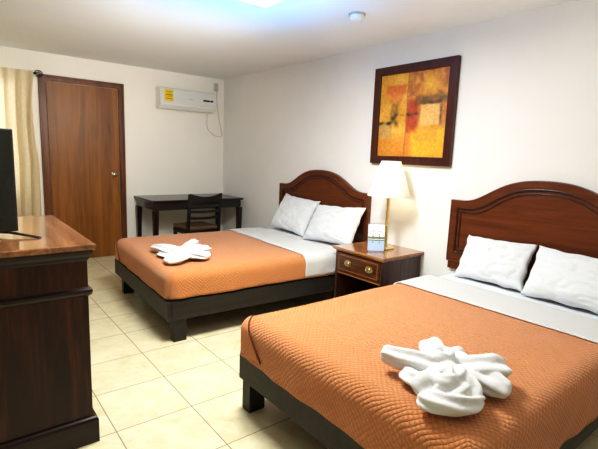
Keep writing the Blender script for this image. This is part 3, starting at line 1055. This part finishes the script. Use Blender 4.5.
for cx_ in (-.028, .028):
    for k in range(12):
        a0, a1 = PI * k / 12, PI * (k + 1) / 12
        pr = [(cx_ + r_ * math.cos(a), .140 + r_ * math.sin(a) * 1.6) for r_, a in ((.021, a0), (.024, a0), (.024, a1), (.021, a1))]
        vs = [bm.verts.new((px, cy_(pz) - .0004, pz)) for px, pz in pr]
        bm.faces.new(vs)
    for dz, dw in ((.130, .005), (.148, .004), (.112, .006), (.080, .004)):
        vs = [bm.verts.new((cx_ + a * dw, cy_(dz + b * .006) - .0008, dz + b * .006)) for a, b in ((-1, -1), (1, -1), (1, 1), (-1, 1))]
        bm.faces.new(vs)
obj('motif', bm, M['card_dark'], cd, label='dark arched motif')

# ------------------------------------------------------------------ picture
t = thing('picture', 'abstract orange and yellow painting in a wide dark frame above the lamp', 'picture', (0, -3.414, 1.782))
pw, ph, fw = .434, .434, .072
bm = B()
ring_prism(bm, [(-pw, -ph), (pw, -ph), (pw, ph), (-pw, ph)], [(-pw + fw, -ph + fw), (pw - fw, -ph + fw), (pw - fw, ph - fw), (-pw + fw, ph - fw)], 'x', -.040, -.002)
obj('frame', bm, M['maroon'], t, bevel=.004)
bm = B()
N = 110
vl = {}
cl = bm.loops.layers.float_color.new('paint')
cw, ch = pw - fw + .002, ph - fw + .002
def art(u, v):
    """u 0..1 from the door side to the camera side, v 0..1 bottom to top"""
    n1 = noise.noise(Vector((u * 5, v * 5, 1.0))); n2 = noise.noise(Vector((u * 14, v * 14, 5.0))); n3 = noise.noise(Vector((u * 3, v * 9, 9.0)))
    def mixc(a, b, k):
        k = max(0, min(1, k)); return tuple(x + (y - x) * k for x, y in zip(a, b))
    def R(a, b, c, d, soft=.02):
        uu, vv = u + .012 * n2, v + .012 * n1 + .008 * n2
        e = min(uu - a, b - uu, vv - c, d - vv)
        return max(0, min(1, e / soft + .5))
    if u < .43:
        c = mixc((214, 152, 42), (236, 182, 72), .5 + n1)
        c = mixc(c, (222, 126, 34), R(-.1, .45, -.1, .24, .15) * (.7 + .5 * n3))
        c = mixc(c, (206, 100, 38), R(.10, .40, .76, .87, .03) * .9)
        c = mixc(c, (216, 112, 48), R(.14, .36, .66, .78, .06) * .7)
        c = mixc(c, (196, 160, 92), R(.01, .21, .22, .40) * .9)
    else:
        c = mixc((196, 122, 52), (226, 160, 66), .5 + 1.2 * n1)
        c = mixc(c, (160, 92, 48), R(.43, 1, .62, 1.1, .1) * max(0, -n2 * 1.5 + .35))
        c = mixc(c, (238, 184, 60), max(0, 1 - math.hypot(u - .76, v - .84) / .16) * 1.2)
        c = mixc(c, (226, 128, 40), R(.42, .58, -.1, .40, .06) * .9)
        c = mixc(c, (240, 182, 34), R(.52, 1.1, -.1, .34, .08))
        c = mixc(c, (170, 52, 28), R(.43, .60, .30, .68, .05) * (.85 + .5 * n2))
    c = mixc(c, (92, 76, 34), R(.56, 1.02, .62, .71, .05) * (.85 + n2))
    c = mixc(c, (236, 190, 112), R(.63, .91, .37, .62, .015) * .95)
    c = mixc(c, (228, 160, 48), R(.57, .88, .18, .35, .015) * .7)
    c = mixc(c, (40, 34, 24), R(.20, .30, .38, .66, .06) * (.45 + 1.2 * n2))
    c = mixc(c, (40, 34, 24), R(.24, .62, .485, .52, .02) * (.5 + 1.2 * n2))
    c = mixc(c, (30, 28, 22), R(.0, .22, .395, .43, .02) * (.7 + n2))
    c = mixc(c, (50, 40, 28), R(.895, .925, .36, .60, .015) * (.5 + n2))
    c = mixc(c, (70, 52, 30), R(.60, .92, .615, .65, .02) * (.7 + n2))
    c = mixc(c, (120, 60, 24), R(.42, .435, -.1, 1.1, .008) * .55)
    c = mixc(c, (150, 104, 66), .22)
    return srgb(*c)
vv = [[bm.verts.new((-.018, cw - 2 * cw * i / N, -ch + 2 * ch * j / N)) for j in range(N + 1)] for i in range(N + 1)]
for i in range(N):
    for j in range(N):
        f = bm.faces.new((vv[i][j], vv[i + 1][j], vv[i + 1][j + 1], vv[i][j + 1]))
        for lp, (a, b) in zip(f.loops, ((i, j), (i + 1, j), (i + 1, j + 1), (i, j + 1))):
            lp[cl] = art(a / N, b / N)
obj('canvas', bm, M['painting'], t)

# ------------------------------------------------------------------ desk and chair
t = thing('desk', 'dark espresso writing desk against the back wall', 'desk', (-.70, -.375, 0))
dx0, dx1, dy0, dy1 = -.63, .63, -.345, .355
bm = B(); molded(bm, dx0 + .008, dx1 - .008, dy0 + .008, dy1 - .008, [(.762, 0), (.770, .004), (.774, .008), (.786, .008), (.790, .004)])
obj('top', bm, M['desk'], t)
bm = B()
for (a, b, c_, d_) in ((dx0 + .03, dx1 - .03, dy1 - .045, dy1 - .025), (dx0 + .028, dx0 + .046, dy0 + .06, dy1 - .046), (dx1 - .046, dx1 - .028, dy0 + .06, dy1 - .046), (dx0 + .03, dx1 - .03, dy0 + .03, dy0 + .05)):
    box(bm, a, b, c_, d_, .665, .7615)
obj('apron', bm, M['desk'], t)
dr = obj('drawer', boxm(-.36, .36, dy0 + .020, dy0 + .0295, .675, .755), M['desk'], t, bevel=.002)
for kx in (-.155, .27):
    bm = B(); lathe(bm, [(.006, 0), (.006, -.010), (.013, -.016), (.013, -.022), (.005, -.026)], 16, (kx, dy0 + .020, .712), 'y'); obj('knob', bm, M['chrome'], dr, 40, label='small metal knob')
for lx in (dx0 + .045, dx1 - .045):
    for ly in (dy0 + .045, dy1 - .05):
        bm = B(); taper(bm, lx, ly, 0, .664, .042, .042, .066, .066); obj('leg', bm, M['desk'], t, bevel=.003)

t = thing('desk_chair', 'dark ladder-back chair with brown seat pushed up to the desk', 'chair', (-.845, -.86, 0), math.radians(4))
bm = B()
n = 10
def seat_poly(s):
    return [(-.205 * s, .20 * s), (.205 * s, .20 * s), (.20 * s, -.20 * s), (-.20 * s, -.20 * s)]
obj('seat_frame', boxm(-.205, .205, -.20, .205, .400, .452), M['chair'], t, bevel=.006)
bm = boxm(-.205, .205, -.198, .210, .4525, .498)
so = obj('seat', bm, M['leather'], t, bevel=.018, label='padded brown seat'); so.modifiers['bevel'].segments = 4
for sx in (-1, 1):
    bm = B(); taper(bm, sx * .183, .183, 0, .399, .028, .028, .038, .038); obj('leg', bm, M['chair'], t, bevel=.003)
    # rear leg continues up as back post
    bm = B()
    pr = [(-.235, 0), (-.200, .0), (-.168, .30), (-.170, .46), (-.225, .895), (-.255, .905), (-.208, .46), (-.206, .30)]
    prism(bm, pr, 'x', sx * .207 - .017, sx * .207 + .017)
    obj('back_post', bm, M['chair'], t, bevel=.003)
def rail(z0, z1, bow, arch, name):
    bm = B()
    k = 14
    F = []
    for i in range(k + 1):
        u = -1 + 2 * i / k
        x = u * .189
        b = bow * (1 - u * u)
        yc = -.190 - .045 * ((z0 + z1) / 2 - .46) / .44 - .005
        za, zb_ = (z0 + .012 * (1 - u * u), z1 - .034 * (1 - u * u)) if name == 'top_rail' else (z0 - arch * (1 - u * u), z1 - arch * (1 - u * u))
        F.append([bm.verts.new(p) for p in ((x, yc - b - .008, za), (x, yc - b + .008, za), (x, yc - b + .008 - .01 * (z1 - z0) / .1, zb_), (x, yc - b - .008 - .01 * (z1 - z0) / .1, zb_))])
    for a, b in zip(F, F[1:]):
        for q in range(4):
            bm.faces.new((a[q], a[(q + 1) % 4], b[(q + 1) % 4], b[q]))
    bm.faces.new(F[0]); bm.faces.new(F[-1][::-1])
    obj(name, bm, M['chair'], t, 40)
rail(.795, .900, .022, .012, 'top_rail')
for z0 in (.735, .675, .595):
    rail(z0, z0 + .030, .020, .006, 'back_slat')
for sx in (-1, 1):
    obj('stretcher', boxm(sx * .190 - .009, sx * .190 + .009, -.168, .162, .20, .228), M['chair'], t)
obj('stretcher', boxm(-.18, .18, -.012, .012, .203, .226), M['chair'], t)

# ------------------------------------------------------------------ dresser and television
t = thing('dresser', 'tall dark mahogany dresser holding the television', 'dresser', (-3.235, -3.345, 0))
ax0, ax1, ay0, ay1 = -.475, .472, -.475, .475
bm = B(); molded(bm, ax0, ax1, ay0, ay1, [(0, .022), (.112, .022), (.124, .018), (.130, .008), (.1305, .0)]); obj('base', bm, M['dresser_dark'], t, bevel=.002)
obj('body', boxm(ax0, ax1, ay0, ay1, .131, .905), M['dresser'], t)
bm = B(); molded(bm, ax0, ax1, ay0, ay1, [(.725, .0005), (.732, .010), (.745, .016), (.757, .016), (.763, .006), (.768, .0005)]); obj('waist_moulding', bm, M['dresser_dark'], t)
bm = B(); molded(bm, ax0, ax1, ay0, ay1, [(.890, .0005), (.898, .006), (.908, .008), (.920, .016), (.934, .020), (.9395, .020)]); obj('cornice', bm, M['dresser_dark'], t)
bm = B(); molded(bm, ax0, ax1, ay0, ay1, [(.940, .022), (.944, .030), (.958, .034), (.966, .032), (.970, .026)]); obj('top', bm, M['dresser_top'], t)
for z0, z1 in ((.16, .33), (.35, .52), (.54, .71), (.775, .885)):
    for yc in (-.232, .232):
        dw = obj('drawer', boxm(ax1 + .0005, ax1 + .004, yc - .215, yc + .215, z0, z1), M['dresser'], t, bevel=.003)
        bm = B(); lathe(bm, [(.005, .004), (.005, .006), (.011, .010), (.010, .014), (.004, .016)], 16, (ax1, yc, (z0 + z1) / 2), 'x'); obj('knob', bm, M['brass_old'], dw, 40)

ang = math.radians(18)
tw, th_ = .72, .472
TX, TY = -2.985 - math.cos(ang) * tw / 2, -3.50 - math.sin(ang) * tw / 2
t = thing('television', 'black flat screen television standing on the dresser', 'television', (TX, TY, .970), ang)
z0 = .022
bm = boxm(-tw / 2, tw / 2, 0, .030, z0, z0 + th_); obj('cabinet', bm, M['black_pl'], t, bevel=.004)
bm = B(); box(bm, -.2, .2, .0305, .06, z0 + .05, z0 + .30); obj('back_housing', bm, M['black_pl'], t, bevel=.01)
obj('screen', boxm(-tw / 2 + .010, tw / 2 - .010, -.0015, -.0003, z0 + .016, z0 + th_ - .010), M['tv'], t)
for sx in (-1, 1):
    bm = B()
    cxx = sx * .315
    prism(bm, [(-.155, .001), (-.150, .007), (-.02, .022), (.04, .022), (.15, .007), (.155, .001), (.145, .001), (.03, .014), (-.01, .014), (-.145, .001)], 'x', cxx - .008, cxx + .008)
    bmesh.ops.rotate(bm, verts=bm.verts, cent=(cxx, .012, 0), matrix=Matrix.Rotation(sx * math.radians(28), 3, 'Z'))
    obj('foot', bm, M['black_pl'], t)

# ------------------------------------------------------------------ light
def area(name, loc, rot, size, power, col, sy=None):
    l = bpy.data.lights.new(name, 'AREA')
    l.energy = power
    l.color = col
    l.shape = 'RECTANGLE' if sy else 'SQUARE'
    l.size = size
    if sy:
        l.size_y = sy
    o = bpy.data.objects.new(name, l)
    o.location = loc
    o.rotation_euler = rot
    link(o)
    return o
area('ceiling_lamp', (-1.825, -3.655, H - .100), (0, 0, 0), .56, 62, (.99, 1, .96))
area('added_ceiling_fill', (-1.9, -5.7, 1.5), (PI, 0, 0), 2.0, 20, (.98, .99, 1))  # added unseen lamp facing up, fills the ceiling with soft light
area('added_halo_lamp', (-1.62, -3.25, H - .48), (PI, 0, 0), 1.0, 10, (.06, .42, 1))  # added unseen blue lamp, tints the ceiling around the panel as a halo
area('added_wall_fill', (-1.8, -3.3, 1.9), (math.radians(93), 0, 0), 1.4, 10, (1, .975, .90), .4).data.spread = math.radians(85)  # added unseen lamp that brightens the back wall
pl = bpy.data.lights.new('bulb_lamp', 'POINT'); pl.energy = 2.2; pl.color = (1, .93, .72); pl.shadow_soft_size = .035
po = bpy.data.objects.new('bulb_lamp', pl); po.location = (-.205, -3.385, .600 + .66); link(po)
area('window_daylight', (-3.1, .35, 1.5), (math.radians(-90), 0, 0), 1.0, 22, (1, .97, .92), 1.2)

wd = bpy.data.worlds.new('sky')
scene.world = wd
wd.use_nodes = True
bg = wd.node_tree.nodes['Background']
bg.inputs['Color'].default_value = (.85, .92, 1, 1)
bg.inputs['Strength'].default_value = 1.2

# ------------------------------------------------------------------ camera
f, pi_, ya, ro = 440.82, .155, .6723, .0376
fwv = Vector((math.sin(ya) * math.cos(pi_), math.cos(ya) * math.cos(pi_), -math.sin(pi_)))
r0 = Vector((math.cos(ya), -math.sin(ya), 0))
u0 = r0.cross(fwv)
c, s = math.cos(ro), math.sin(ro)
rr = c * r0 + s * u0
uu = -s * r0 + c * u0
cam = bpy.data.cameras.new('camera')
cam.sensor_fit = 'HORIZONTAL'
cam.sensor_width = 36
cam.lens = f / 598 * 36
cam.clip_start = .05
co = bpy.data.objects.new('camera', cam)
mw = Matrix((rr, uu, -fwv)).transposed().to_4x4()
mw.translation = (-3.22532, -5.92652, 1.39292)
co.matrix_world = mw
link(co)
scene.camera = co

scene.view_settings.view_transform = 'Standard'
scene.view_settings.look = 'None'
scene.view_settings.exposure = 0.13
scene.view_settings.gamma = 1.0
scene.view_settings.use_curve_mapping = True
cm = scene.view_settings.curve_mapping
cv = cm.curves[3]
for px_, py_ in ((.04, .026), (.16, .140), (.45, .47), (.75, .80)):
    cv.points.new(px_, py_)
cm.update()
scene.cycles.max_bounces = 10
scene.cycles.diffuse_bounces = 6
scene.cycles.transparent_max_bounces = 12
scene.cycles.use_denoising = True
scene.cycles.sample_clamp_indirect = 6
